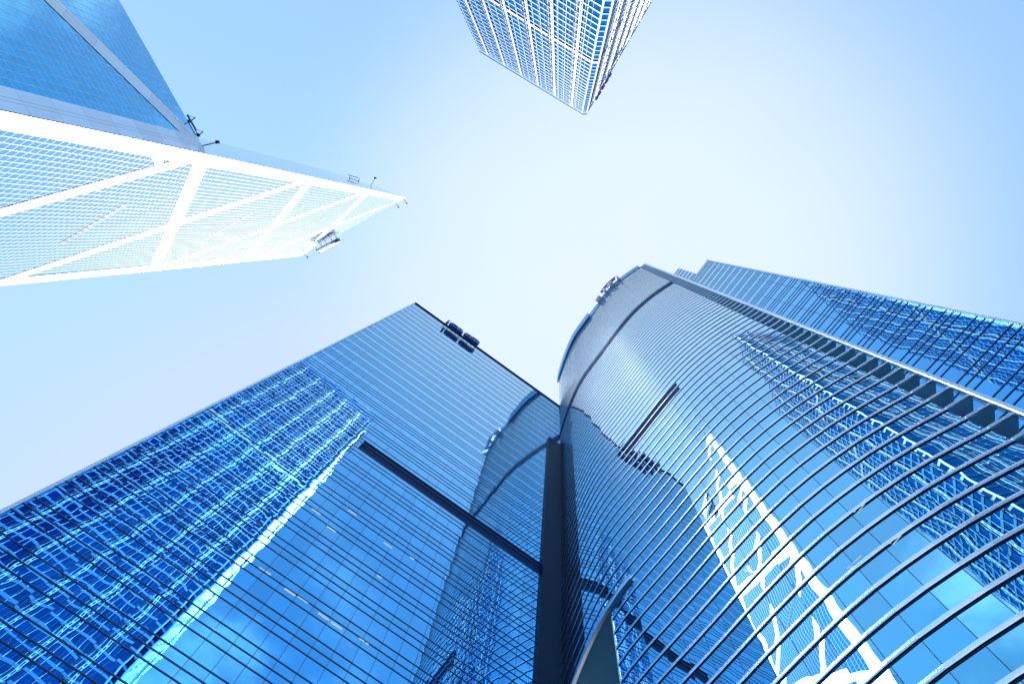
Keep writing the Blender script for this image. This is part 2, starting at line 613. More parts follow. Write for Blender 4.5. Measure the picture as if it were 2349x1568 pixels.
# side wall of the left end
mb = MB()
a = plan_from(SL - 0.12, DF + 0.0, nF, tF); b = plan_from(SL - 0.12, DF + dep, nF, tF)
mb.face([(a[0], a[1], 0), (b[0], b[1], 0), (b[0], b[1], HF + 0.3 + Z0), (a[0], a[1], HF + 0.3 + Z0)],
        [(0, 0), (dep, 0), (dep, HF), (0, HF)], [(0, 0), (dep/2.03, 0), (dep/2.03, HF/2.145), (0, HF/2.145)])
mb.build('side_wall', G_FLAT, flat)
mb = MB()
c = plan_from(SL - 0.18, DF - 0.05, nF, tF)
mb.obox((c[0], c[1], (HF + 0.2)/2 + Z0/2), (*tF, 0), (*nF, 0), (0, 0, 1), 0.16, 0.2, (HF + 0.2 + Z0)/2)
mb.build('corner_trim', M_PIPE, flat)
mb = MB()
a = plan_from(SL - 0.3, DF - 0.1, nF, tF)
cc = plan_from((SL+SR)/2, DF - 0.02, nF, tF)
mb.obox((cc[0], cc[1], HF + 0.5 + Z0), (*tF, 0), (*nF, 0), (0, 0, 1), (SR-SL)/2 + 0.2, 0.35, 0.12)
mb.build('coping', M_FIN_D, flat)
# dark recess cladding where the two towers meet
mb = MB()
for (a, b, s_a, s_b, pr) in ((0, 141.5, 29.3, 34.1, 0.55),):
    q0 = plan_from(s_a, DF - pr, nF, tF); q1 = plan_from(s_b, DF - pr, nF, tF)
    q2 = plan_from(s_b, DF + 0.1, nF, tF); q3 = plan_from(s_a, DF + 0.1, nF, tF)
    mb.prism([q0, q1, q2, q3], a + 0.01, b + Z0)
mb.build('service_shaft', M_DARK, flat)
# lit ceiling lamps behind the glass
lamps = [((490,1443),0),((600,1305),1),((615,1314),1),((665,1357),2),((695,1374),2),((742,1413),2),((772,1434),2),((830,1466),1),((842,1475),0),
         ((725,1173),2),((808,1175),2),((760,1213),2),((890,1250),2),((945,1280),1),((870,1322),1)]


# ---- rays from the eye used only to read positions off the survey
def ray(px_, py_):
    v = (px_ - 1174.5, py_ - 784.0, 1305.0)
    return (vdot(v, E1), vdot(v, E2), vdot(v, UPV))


LAMPS = []
for (pq, k) in lamps:
    r = ray(*pq)
    s_ = DF / (r[0]*nF[0] + r[1]*nF[1])
    LAMPS.append((round((r[0]*tF[0] + r[1]*tF[1])*s_, 2), round(r[2]*s_, 2), (0.35, 0.65, 1.3)[k]))
for (s, z, L) in LAMPS:
    mb = MB()
    c = plan_from(s, DF - 0.012, nF, tF)
    mb.obox((c[0], c[1], z + Z0), (*tF, 0), (*nF, 0), (0, 0, 1), L/2, 0.006, 0.13)
    mb.build('ceiling_lamp', M_LAMP, flat)


# ---- lettering helper
def glyph_mesh(ch, size, depth):
    cu = bpy.data.curves.new('glyph', 'FONT')
    cu.body = ch
    cu.size = size
    cu.extrude = depth / 2
    cu.offset = 0.02 * size
    cu.resolution_u = 4
    ob = bpy.data.objects.new('glyph', cu)
    col.objects.link(ob)
    dg = bpy.context.evaluated_depsgraph_get()
    dg.update()
    me = bpy.data.meshes.new_from_object(ob.evaluated_get(dg))
    bpy.data.objects.remove(ob)
    bpy.data.curves.remove(cu)
    return me


def place_glyph(ch, size, depth, pos, t, root, mat, name='letter'):
    """t = plan direction the text runs in; it faces the side (t.y, -t.x)"""
    me = glyph_mesh(ch, size, depth)
    me.name = name
    o = bpy.data.objects.new(name, me)
    col.objects.link(o)
    me.materials.clear()
    me.materials.append(mat)
    n = (t[1], -t[0])
    b = Vector(root['base'])
    M = Matrix(((t[0], 0, n[0], pos[0] - b.x), (t[1], 0, n[1], pos[1] - b.y), (0, 1, 0, pos[2] - b.z), (0, 0, 0, 1)))
    me.transform(M)
    o.parent = root
    return o


cs = plan_from(-6.3, DF - 1.2, nF, tF)
sign = thing('rooftop_sign', 'lettered rooftop sign with a round emblem on the roof edge of the blue slab tower', 'sign', (cs[0], cs[1], 171.0 + Z0))
x = -12.0
for ch, wd in (('I', 1.0), ('C', 2.75), ('B', 2.7), ('C', 2.75)):
    q = plan_from(x, DF - 1.5, nF, tF)
    place_glyph(ch, 4.4, 1.0, (q[0], q[1], 172.6 + Z0), tF, sign, M_SIGNB)
    x += wd + 0.05
# emblem: ring with an upright and cross bars
mb = MB()
ec = plan_from(-1.4, DF - 1.5, nF, tF)
R = 1.9
def ringpt(a, r, dpt):
    return (ec[0] + tF[0]*cos(a)*r - nF[0]*dpt, ec[1] + tF[1]*cos(a)*r - nF[1]*dpt, 174.4 + Z0 + sin(a)*r)
K = 28
for i in range(K):
    a0, a1 = 2*pi*i/K, 2*pi*(i+1)/K
    for (r0, r1, d0, d1) in ((R, R, -0.5, 0.5), (R*0.8, R*0.8, 0.5, -0.5), (R*0.8, R, 0.5, 0.5), (R, R*0.8, -0.5, -0.5)):
        mb.face([ringpt(a0, r0, d0), ringpt(a1, r0, d0), ringpt(a1, r1, d1), ringpt(a0, r1, d1)])
for (dx, dz, hx, hz) in ((0, 0, 0.18, 1.2), (0, 0.75, 1.0, 0.16), (0, -0.75, 1.0, 0.16), (-0.85, 0, 0.14, 0.45), (0.85, 0, 0.14, 0.45)):
    mb.obox((ec[0] + tF[0]*dx, ec[1] + tF[1]*dx, 174.4 + Z0 + dz), (*tF, 0), (*nF, 0), (0, 0, 1), hx, 0.42, hz)
mb.build('emblem', M_SIGNB, sign)
mb = MB()
for zz in (173.2, 175.2):
    a = plan_from(-12.2, DF - 0.9, nF, tF); b = plan_from(0.4, DF - 0.9, nF, tF)
    mb.bar((a[0], a[1], zz + Z0), (b[0], b[1], zz + Z0), 0.09)
for k in range(9):
    s = -12 + k*1.5
    a = plan_from(s, DF - 0.9, nF, tF); b = plan_from(s, DF, nF, tF)
    mb.bar((a[0], a[1], 174.2 + Z0), (b[0], b[1], 174.2 + Z0), 0.08)
mb.build('sign_frame', M_STEEL, sign)

# ------------------------------------------------------------------ curved tower
HC = 216.0
SC = HC / 212.0
ctrl = [(28.6, 12.9), (24.4, 15.8), (21.0, 18.8), (18.0, 22.0), (14.8, 26.4), (12.0, 30.6), (9.2, 34.6), (6.2, 39.2), (3.5, 45.9), (1.3, 53.2), (0.9, 55.5)]
ctrl = [(x*SC, y*SC) for x, y in ctrl]
# catmull-rom, resampled to pane-width chords
def cr(p0, p1, p2, p3, t):
    return tuple(0.5*((2*p1[i]) + (-p0[i]+p2[i])*t + (2*p0[i]-5*p1[i]+4*p2[i]-p3[i])*t*t + (-p0[i]+3*p1[i]-3*p2[i]+p3[i])*t**3) for i in (0, 1))
fine = []
for i in range(len(ctrl)-1):
    p0 = ctrl[max(i-1, 0)]; p3 = ctrl[min(i+2, len(ctrl)-1)]
    for k in range(40):
        fine.append(cr(p0, ctrl[i], ctrl[i+1], p3, k/40))
fine.append(ctrl[-1])
# smooth the traced outline
for _ in range(400):
    fine = [fine[0]] + [tuple((fine[i-1][j] + 2*fine[i][j] + fine[i+1][j])/4 for j in (0, 1)) for i in range(1, len(fine)-1)] + [fine[-1]]
PW = 2.12
nodes = [fine[0]]
acc = 0
for a, b in zip(fine[:-1], fine[1:]):
    l = sqrt((b[0]-a[0])**2 + (b[1]-a[1])**2)
    while acc + l >= PW:
        f = (PW - acc)/l
        a = (a[0] + (b[0]-a[0])*f, a[1] + (b[1]-a[1])*f)
        nodes.append(a)
        l = sqrt((b[0]-a[0])**2 + (b[1]-a[1])**2)
        acc = 0
    acc += l
nodes.append(fine[-1])
NN = len(nodes)
# outline was traced on the ledge noses: glass sits 0.4 m behind
def offset_path(path, d):
    res = []
    for i in range(len(path)):
        a = path[max(i-1, 0)]; b = path[min(i+1, len(path)-1)]
        dx, dy = b[0]-a[0], b[1]-a[1]
        l = sqrt(dx*dx + dy*dy)
        res.append((path[i][0] + dy/l*d, path[i][1] - dx/l*d))
    return res
# the path runs from the pipe end to the slab tower: outside (towards the camera) is on its left-hand side
outer = list(reversed(nodes))            # reversed: outside on the right-hand side (t.y,-t.x)
gl = offset_path(outer, -0.08)
CUT = 0
END_ARC = 35.9                           # lower floors stop here (arc measured from the pipe end)
narc = [0.0]
for a, b in zip(nodes[:-1], nodes[1:]):
    narc.append(narc[-1] + sqrt((b[0]-a[0])**2 + (b[1]-a[1])**2))
arc_rev = list(reversed(narc))
k_end = min(range(len(arc_rev)), key=lambda i: abs(arc_rev[i] - END_ARC + 0.6))   # index in reversed list
HSOF = 56.15
ctower = thing('curved_tower', 'tall glass tower with a convex front, pale ledges and a ladder of side brackets', 'tower', (15*SC, 27*SC, 0.0))


def cband(z0, z1s, mat, name, idx0=0, rowbase=0, proud=0.0):
    mb = MB()
    pth = offset_path(gl, proud) if proud else gl
    r = rowbase
    for (a, b) in z1s:
        r += 1
        for i in range(k_end if b <= HSOF + 0.4 else 0, NN-1):
            p0, p1 = pth[i], pth[i+1]
            u0, u1 = arc_rev[i], arc_rev[i+1]
            mb.face([(p0[0], p0[1], a + Z0), (p1[0], p1[1], a + Z0), (p1[0], p1[1], b + Z0), (p0[0], p0[1], b + Z0)],
                    [(u0, a), (u1, a), (u1, b), (u0, b)],
                    [(i + 0.0001, r), (i + 0.9999, r), (i + 0.9999, r + 0.999), (i + 0.0001, r + 0.999)])
    return mb.build(name, mat, ctower)


CP = 2.145
cz = []                                   # ledge heights
z = 39.15
while z > CP:
    z -= CP
while z < HC - 5.5:
    cz.append(z)
    z += CP
MECH = (146.5, 151.5)
ktop = cz[-1]
# window bands: two pane rows (one storey) each
i = 0
while i < len(cz) - 1:
    a = cz[i]; b = cz[i+1]
    c = cz[i+2] if i + 2 < len(cz) else None
    rws = [(a, b)] + ([(b, c)] if c else [])
    hi = rws[-1][1]
    mid = (a + hi)/2
    idx0 = k_end if hi <= HSOF + 0.3 else 0
    if a < HSOF + 0.3 < hi:
        idx0 = 0
    if MECH[0] < mid < MECH[1]:
        cband(0, rws, M_MECH, 'mechanical_band', idx0, i)
    else:
        cband(0, rws, G_CURVE, 'window_band', idx0, i)
    i += 2
vis = [z for z in cz if z > 8]
for z in vis[::-1][:100]:
    idx0 = k_end if z < HSOF + 0.2 else 0
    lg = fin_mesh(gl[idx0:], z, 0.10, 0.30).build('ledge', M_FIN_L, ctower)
    fin_mesh(gl[idx0:], z - 0.15 - 0.07, 0.03, 0.14).build('painted_shade', M_DARK, lg)  # dark strip painted in for the shaded underside and its mirror image
# extra ledges across the mechanical floor
for z in (147.6, 148.6, 149.8, 150.8):
    fin_mesh(gl, z, 0.18, 0.16).build('ledge', M_FIN_D, ctower)
# crown
mb = MB()
pth = offset_path(gl, 0.22)
for i in range(NN-1):
    p0, p1 = pth[i], pth[i+1]
    mb.face([(p0[0], p0[1], ktop + 0.3 + Z0), (p1[0], p1[1], ktop + 0.3 + Z0), (p1[0], p1[1], HC + Z0), (p0[0], p0[1], HC + Z0)])
    q0, q1 = gl[i], gl[i+1]
    mb.face([(q0[0], q0[1], ktop + 0.3 + Z0), (q1[0], q1[1], ktop + 0.3 + Z0), (p1[0], p1[1], ktop + 0.3 + Z0), (p0[0], p0[1], ktop + 0.3 + Z0)])
mb.build('crown_band', M_CROWN, ctower)
# raised screen near the slab tower end of the crown
mb = MB()
i1 = max(i for i, a in enumerate(arc_rev) if a >= 24.5)
pa = offset_path(gl, 0.95); pb = offset_path(gl, 0.45)
for i in range(0, i1):
    p0, p1, q0, q1 = pa[i], pa[i+1], pb[i], pb[i+1]
    za, zb = HC - 7.5 + Z0, HC + 1.0 + Z0
    mb.face([(p0[0], p0[1], za), (p1[0], p1[1], za), (p1[0], p1[1], zb), (p0[0], p0[1], zb)])
    mb.face([(q0[0], q0[1], za), (q1[0], q1[1], za), (p1[0], p1[1], za), (p0[0], p0[1], za)])
    mb.face([(q1[0], q1[1], za), (q0[0], q0[1], za), (q0[0], q0[1], zb), (q1[0], q1[1], zb)])
    mb.face([(p0[0], p0[1], zb), (p1[0], p1[1], zb), (q1[0], q1[1], zb), (q0[0], q0[1], zb)])
p0, q0 = pa[i1], pb[i1]
mb.face([(p0[0], p0[1], za), (q0[0], q0[1], za), (q0[0], q0[1], zb), (p0[0], p0[1], zb)])
mb.build('crown_screen', M_CROWN, ctower)
# body
AW = radians(125.3)
tW = (cos(AW), sin(AW)); nW = (sin(AW), -cos(AW))          # nW points away from the camera
GC = gl[-1]                                                 # glass corner by the pipe
PC = (38.6*155.3/153.5, 7.9*155.3/153.5)                    # wing corner
PC = (39.05, 8.02)
dW = PC[0]*nW[0] + PC[1]*nW[1]
gap = dW - (GC[0]*nW[0] + GC[1]*nW[1])
back = (GC[0] + nW[0]*(gap + 8), GC[1] + nW[1]*(gap + 8))
inner = offset_path(gl, -0.5)
# body, upper part, with the soffit over the cut-away corner
bodypoly = [(p[0], p[1]) for p in inner] + [back, (10, 68)]
mb = MB()
mb.prism(bodypoly, HSOF + 0.8 + Z0, HC - 3 + Z0)
mb.build('body', M_CORE, ctower)
mb = MB()
lowpoly = [(p[0], p[1]) for p in inner[k_end:]] + [back, (24, 52)]
mb.prism(lowpoly, 0.01, HSOF + 0.79 + Z0)
mb.build('lower_body', M_CORE, ctower)
mb = MB()
sof = [(p[0], p[1]) for p in gl[:k_end + 2]] + [(24, 52), (10, 68)]
mb.prism(sof, HSOF + Z0, HSOF + 0.78 + Z0)
mb.build('soffit', M_SOFF, ctower)
# fascia along the edge of the overhang
fas = gl[:k_end + 3]
fin_mesh(fas, HSOF + 0.12, 0.40, 0.8).build('fascia', M_FIN_L, ctower)
# trim down the cut end of the lower glass
mb = MB()
q = gl[k_end]
mb.obox((q[0], q[1], HSOF/2), (1, 0, 0), (0, 1, 0), (0, 0, 1), 0.09, 0.09, HSOF/2)
mb.build('end_trim', M_FIN_L, ctower)
# plant-room louvre slot
ia = max(i for i, a in enumerate(arc_rev) if a >= 27.5); ib = max(i for i, a in enumerate(arc_rev) if a >= 14.6)
zl = [z for z in cz if 82.0 < z < 88.5]
for k in range(min(2, len(zl)-1)):
    mb = MB()
    pp = offset_path(gl, 0.06)
    for i in range(ia, ib):
        p0, p1 = pp[i], pp[i+1]
        a, b = zl[k] + 0.14, zl[k+1] - 0.14
        mb.face([(p0[0], p0[1], a + Z0), (p1[0], p1[1], a + Z0), (p1[0], p1[1], b + Z0), (p0[0], p0[1], b + Z0)],
                [(0, a), (2, a), (2, b), (0, b)])
    mb.build('louvre_panel', M_LOUV, ctower)
# side brackets and the vertical pipe
PIPE = (30.2*SC, 11.7*SC)
outN = outer[-1]
tail = (GC[0] + nW[0]*2.6 , GC[1] + nW[1]*2.6)
cnt = 0
for z in vis[::-1] :
    if cnt >= 100: break
    cnt += 1
    mb = MB()
    poly = [outN, tuple(PIPE), tail, GC]
    # orientation
    ar = sum(poly[i][0]*poly[(i+1) % 4][1] - poly[(i+1) % 4][0]*poly[i][1] for i in range(4))
    if ar < 0: poly = poly[::-1]
    mb.prism(poly, z - 0.12 + Z0, z + 0.12 + Z0)
    brk = mb.build('bracket', M_BRK, ctower)
    mb = MB()
    a = Vector((outN[0], outN[1], z + Z0)); b = Vector((PIPE[0], PIPE[1], z + Z0))
    d = (b - a).normalized(); w = Vector((0, 0, 1)); u = d.cross(w)
    mb.obox((a + b)/2, d, u, w, (b-a).length/2, 0.06, 0.15)
    mb.build('nose', M_FIN_L, brk)
mb = MB()
mb.bar((PIPE[0], PIPE[1], 0), (PIPE[0], PIPE[1], HC + Z0), 0.27, 12)
mb.build('side_pipe', M_PIPE, ctower, smooth=True)
mb = MB()
tb = (GC[0] + nW[0]*2.9, GC[1] + nW[1]*2.9)
mb.bar((tb[0], tb[1], 0), (tb[0], tb[1], HC - 2 + Z0), 0.32, 10)
mb.build('rear_column', M_STEEL, ctower, smooth=True)
# roof sign: four lower-case letters under an arc
def arc_pos(a):
    for i in range(NN-1):
        if arc_rev[i] >= a >= arc_rev[i+1]:
            f = (arc_rev[i]-a)/(arc_rev[i]-arc_rev[i+1])
            p = (outer[i][0] + (outer[i+1][0]-outer[i][0])*f, outer[i][1] + (outer[i+1][1]-outer[i][1])*f)
            d = (outer[i+1][0]-outer[i][0], outer[i+1][1]-outer[i][1])
            l = sqrt(d[0]**2 + d[1]**2)
            return p, (d[0]/l, d[1]/l)
p, tt = arc_pos(12)
s2 = thing('rooftop_sign', 'lettered sign with an arc over it on the crown of the curved tower', 'sign', (p[0], p[1], HC - 4))
for ch, a in (('c', 20.4), ('i', 15.6), ('t', 13.2), ('i', 9.2)):
    p, tt = arc_pos(a)
    n = (tt[1], -tt[0])
    place_glyph(ch, 7.4, 1.1, (p[0] + n[0]*1.1, p[1] + n[1]*1.1, HC - 4.6 + Z0), tt, s2, M_SIGNW)
mb = MB()
prev = None
for k in range(15):
    a = 16.5 - 7.5*k/14
    p, tt = arc_pos(a)
    n = (tt[1], -tt[0])
    q = Vector((p[0] + n[0]*1.2, p[1] + n[1]*1.2, HC + Z0 + 0.9 + 1.5*sin(pi*k/14)))
    if prev is not None:
        d = (q - prev).normalized()
        mb.obox((q+prev)/2, d, (n[0], n[1], 0), d.cross(Vector((n[0], n[1], 0))), (q-prev).length/2 + 0.03, 0.5, 0.28)
    prev = q
mb.build('arc', M_SIGNR, s2)
mb = MB()
prevp = None
for k in range(12):
    p, tt = arc_pos(20.6 - 12.6*k/11)
    n = (tt[1], -tt[0])
    q = (p[0] + n[0]*0.35, p[1] + n[1]*0.35, HC - 3.2 + Z0)
    if prevp: mb.bar(prevp, q, 0.12)
    mb.bar(q, (p[0] - n[0]*0.2, p[1] - n[1]*0.2, HC - 3.2 + Z0), 0.1)
    prevp = q
mb.build('sign_frame', M_STEEL, s2)


def on_curve(px_, py_):
    r = ray(px_, py_)
    for i in range(NN-1):
        a, b = gl[i], gl[i+1]
        dx, dy = b[0]-a[0], b[1]-a[1]
        det = r[0]*(-dy) + r[1]*dx
        if abs(det) < 1e-9: continue
        s_ = (a[0]*(-dy) + a[1]*dx)/det
        t_ = (r[0]*a[1] - r[1]*a[0])/det
        if s_ > 0 and -0.001 <= t_ <= 1.001:
            l = sqrt(dx*dx+dy*dy)
            return Vector((r[0]*s_ + dy/l*0.03, r[1]*s_ - dx/l*0.03, r[2]*s_ + Z0)), Vector((dy/l, -dx/l, 0))


for (x0, y0, x1, y1) in ((1960, 1175, 1986, 1143), (1966, 1178, 1992, 1146), (2042, 1247, 2072, 1214), (2048, 1250, 2078, 1217),
                         (1956, 1293, 1976, 1274), (1944, 1304, 1951, 1297), (1949, 1306, 1956, 1299)):
    A_ = on_curve(x0, y0); B_ = on_curve(x1, y1)
    if A_ and B_:
        a, n = A_; b, _ = B_
        d = (b-a).normalized()
        mb = MB()
        mb.obox((a+b)/2, d, n, d.cross(n), (b-a).length/2, 0.01, 0.035)
        mb.build('ceiling_lamp', M_LAMP, ctower)

# ------------------------------------------------------------------ wing behind the brackets, far right
HW = 155.3
wing = thing('office_tower', 'blue glass wing with triple ledges behind the curved tower, partly hidden by its brackets', 'tower', (PC[0] + tW[0]*25, PC[1] + tW[1]*25, 0.0))
tw2 = (-tW[0], -tW[1])                    # direction with outside on the right-hand side towards the camera
LW = 58.0
OW = (PC[0] + tW[0]*LW, PC[1] + tW[1]*LW)   # start far end, run to the corner
wt = [133.3 + FLOOR*k for k in range(-31, 5)]
rows = [[(T - 1.07, T), (T - 2.145, T - 1.07), (T - FLOOR, T - 2.145)] for T in wt]
# facade_bands expects outside = right-hand side of t -> pass run direction
def wing_face(root, O2, t2, L, rows, mat, topz, name='window_band'):
    ri = 0
    for grp in rows:
        mb = MB()
        for (a, b) in grp:
            ri += 1
            if b > topz: b = topz
            if b <= a: continue
            P = lambda s, z: (O2[0] + t2[0]*s, O2[1] + t2[1]*s, z + Z0)
            mb.face([P(0, a), P(L, a), P(L, b), P(0, b)], [(0, a), (L, a), (L, b), (0, b)],
                    [(0.5, ri), (0.5 + L/2.9, ri), (0.5 + L/2.9, ri + 0.999), (0.5, ri + 0.999)])
        if mb.f: mb.build(name, mat, root)
wing_face(wing, OW, tw2, LW, rows, G_WING, HW)
mb = MB()
P = lambda s, z: (OW[0] + tw2[0]*s, OW[1] + tw2[1]*s, z + Z0)
z0 = wt[-1]
mb.face([P(0, z0), P(LW, z0), P(LW, HW), P(0, HW)], [(0, z0), (LW, z0), (LW, HW), (0, HW)], [(0.5, 900), (0.5+LW/2.9, 900), (0.5+LW/2.9, 900.99), (0.5, 900.99)])
mb.build('parapet_glass', G_WING, wing)
wf = []
for T in wt:
    for dz in (0, 1.07, 2.145):
        wf.append(T - dz)
wf += [151.8, 152.8, 153.7, HW - 0.1]
wf = sorted(set(round(z, 2) for z in wf if z > 22), reverse=True)
pathW = [P(0, 0)[:2], P(LW + 0.3, 0)[:2]]
for z in wf[:100]:
    fin_mesh(pathW, z, 0.055, 0.14).build('ledge', M_FIN_D, wing)
mb = MB()
bp = [(OW[0] + nW[0]*0.25, OW[1] + nW[1]*0.25), (PC[0] + nW[0]*0.25, PC[1] + nW[1]*0.25),
      (PC[0] + nW[0]*26, PC[1] + nW[1]*26), (OW[0] + nW[0]*26, OW[1] + nW[1]*26)]
mb.prism(bp, 0, HW - 0.4 + Z0)
mb.build('body', M_CORE, wing)
mb = MB()
mb.obox((PC[0] - tW[0]*0.1, PC[1] - tW[1]*0.1, (HW + Z0)/2), (*tW, 0), (*nW, 0), (0, 0, 1), 0.12, 0.3, (HW + Z0)/2)
mb.build('corner_trim', M_PIPE, wing)

# taller rear block rising over the wing
HB2 = 182.0
rear = thing('rear_block', 'small ribbed glass block rising between the curved tower and the far right wing', 'tower', (PC[0] + tW[0]*20, PC[1] + tW[1]*20, HW - 4))
o0 = 4.2
O3 = (PC[0] + tW[0]*46 - nW[0]*0.0, PC[1] + tW[1]*46)
L3 = 46 - o0
rt = [HW - 3 + FLOOR*k for k in range(1, 8)]
O3b = (O3[0] + nW[0]*0.6, O3[1] + nW[1]*0.6)
rows = [[(T - 1.07, T), (T - 2.145, T - 1.07), (T - FLOOR, T - 2.145)] for T in rt if T < HB2 + 2]
wing_face(rear, O3b, tw2, L3, rows, G_WING, HB2)
P3 = lambda s: (O3b[0] + tw2[0]*s, O3b[1] + tw2[1]*s)
for T in rt:
    for dz in (0, 1.07, 2.145):
        z = T - dz
        if HW - 3 < z < HB2 + 0.1:
            fin_mesh([P3(0), P3(L3 + 0.25)], z, 0.055, 0.14).build('ledge', M_FIN_D, rear)
mb = MB()
mb.prism([(P3(0)[0] + nW[0]*0.2, P3(0)[1] + nW[1]*0.2), (P3(L3)[0] + nW[0]*0.2, P3(L3)[1] + nW[1]*0.2),
          (P3(L3)[0] + nW[0]*9, P3(L3)[1] + nW[1]*9), (P3(0)[0] + nW[0]*9, P3(0)[1] + nW[1]*9)], HW - 0.3 + Z0, HB2 - 0.3 + Z0)
mb.build('body', M_CORE, rear)

# ------------------------------------------------------------------ square grid tower, top centre
HK = 290.0
Cc = [(9.9, -54.3), (12.0, -54.2)]
AK = radians(30.47)
tk = (cos(AK), sin(AK))                    # along the left face, from far end to the chamfer
tk2 = (sin(AK), -cos(AK))                  # along the right face, away from the chamfer
LK = 57.0
kp = [(Cc[0][0] - tk[0]*LK, Cc[0][1] - tk[1]*LK), Cc[0], Cc[1], (Cc[1][0] + tk2[0]*LK, Cc[1][1] + tk2[1]*LK)]
# true corner chamfer is 45 degrees to both faces
kc = thing('grid_tower', 'square tower with white vertical columns and blue horizontal bands, seen at a corner from below', 'tower', (kp[0][0]*0.5 + kp[2][0]*0.5, kp[0][1]*0.5 + kp[2][1]*0.5 - 10, 0.0))
# left facade runs kp[0]->kp[1]: outside (to camera, +y) must be the right-hand side => run kp[1]->kp[0]
KF = 4.35
def ring_band(root, z0, z1, mat, name, inset, ri):
    mb = MB()
    runs = [(kp[3], kp[2]), (kp[2], kp[1]), (kp[1], kp[0])]
    u = 0
    for (a, b) in runs:
        dx, dy = b[0]-a[0], b[1]-a[1]
        l = sqrt(dx*dx + dy*dy)
        n = (dy/l, -dx/l)
        if n[0]*(-a[0]) + n[1]*(-a[1]) < 0:      # make it face the camera side
            a, b = b, a
            n = (-n[0], -n[1])
        a2 = (a[0] - n[0]*inset, a[1] - n[1]*inset); b2 = (b[0] - n[0]*inset, b[1] - n[1]*inset)
        mb.face([(a2[0], a2[1], z0 + Z0), (b2[0], b2[1], z0 + Z0), (b2[0], b2[1], z1 + Z0), (a2[0], a2[1], z1 + Z0)],
                [(u, z0), (u + l, z0), (u + l, z1), (u, z1)],
                [(u/2.2, ri), ((u + l)/2.2, ri), ((u + l)/2.2, ri + 0.999), (u/2.2, ri + 0.999)])
        if inset < 0:   # underside and top of the projecting band
            for zz in (z0, z1):
                mb.face([(a[0], a[1], zz + Z0), (b[0], b[1], zz + Z0), (b2[0], b2[1], zz + Z0), (a2[0], a2[1], zz + Z0)])
        u += l
    return mb.build(name, mat, root)
nfl = int((HK - 9) / KF)
TOPK = HK - 8.2
for k in range(nfl):
    zt = TOPK - k*KF
    ring_band(kc, zt - 3.35, zt, G_GRID, 'window_band', 0.0, k)
    ring_band(kc, zt - KF + 0.02, zt - 3.37, M_SPAN, 'spandrel_band', -0.12, k)
ring_band(kc, TOPK + 0.02, HK, glass('grid tower screen glass', (0.05, 0.34, 0.62), tilt=0.003, wave=0.006, seam=0.01, tint_var=0.15), 'parapet_glass', 0.0, 900)
ring_band(kc, TOPK + 2.4, TOPK + 2.75, M_MECH, 'parapet_rail', -0.1, 0)
ring_band(kc, HK, HK + 0.5, M_MECH, 'coping', -0.18, 0)
# pale mechanical storey
ring_band(kc, 202.0, 204.3, plain('sandy louvre band', (0.30, 0.28, 0.30), 0.5, 0.0), 'plant_band', -0.26, 0)
mb = MB()
c3 = kp[3]; c0 = kp[0]
mb.prism([(c0[0]+0.2, c0[1]-0.3), (kp[1][0]-0.1, kp[1][1]-0.4), (kp[2][0]+0.1, kp[2][1]-0.6), (c3[0]-0.3, c3[1]-0.1),
          (c3[0] - tk[0]*LK, c3[1] - tk[1]*LK)], 0, HK - 1 + Z0)
mb.build('body', M_CORE, kc)
BAY = LK / 6.27
def kcol(face, s, thick):
    """vertical column on one face; s measured from the chamfer"""
    if face == 0:
        c = (kp[1][0] - tk[0]*s, kp[1][1] - tk[1]*s); t = (-tk[0], -tk[1]); n = (-tk[1], tk[0])
    else:
        c = (kp[2][0] + tk2[0]*s, kp[2][1] + tk2[1]*s); t = tk2; n = (-tk2[1], tk2[0])
        n = (tk[0], tk[1])
    zb, zt = 60.0, TOPK + 1.0
    mb = MB()
    zz = (zb + zt)/2 + Z0; hz = (zt - zb)/2
    if thick:
        pf = 0.50 if face == 0 else 0.22
        for ds in (-0.3, 0.3):
            q = (c[0] + t[0]*ds + n[0]*pf, c[1] + t[1]*ds + n[1]*pf, zz)
            mb.obox(q, (*t, 0), (*n, 0), (0, 0, 1), 0.12, 0.09, hz)
        z = zb
        while z < zt:
            mb.obox((c[0] + n[0]*pf, c[1] + n[1]*pf, z + Z0), (*t, 0), (*n, 0), (0, 0, 1), 0.29, 0.06, 0.34)
            mb.obox((c[0] + n[0]*pf*0.5, c[1] + n[1]*pf*0.5, z + Z0), (*t, 0), (*n, 0), (0, 0, 1), 0.36, pf*0.45, 0.08)
            z += KF/2
        mb.build('column', M_WHITE, kc)
    else:
        q = (c[0] + n[0]*(0.24 if face == 0 else 0.1), c[1] + n[1]*(0.24 if face == 0 else 0.1), zz)
        mb.obox(q, (*t, 0), (*n, 0), (0, 0, 1), 0.05, 0.04, hz)
        k = 0
        while TOPK - k*KF > zb:
            zc = TOPK - k*KF - 3.3 + Z0
            mb.obox((c[0] + n[0]*(0.3 if face == 0 else 0.2), c[1] + n[1]*(0.3 if face == 0 else 0.2), zc), (*t, 0), (*n, 0), (0, 0, 1), 0.10, 0.11 if face == 0 else 0.04, 0.6 if face == 0 else 0.4)
            k += 1
        mb.build('mullion', M_WHITE, kc)
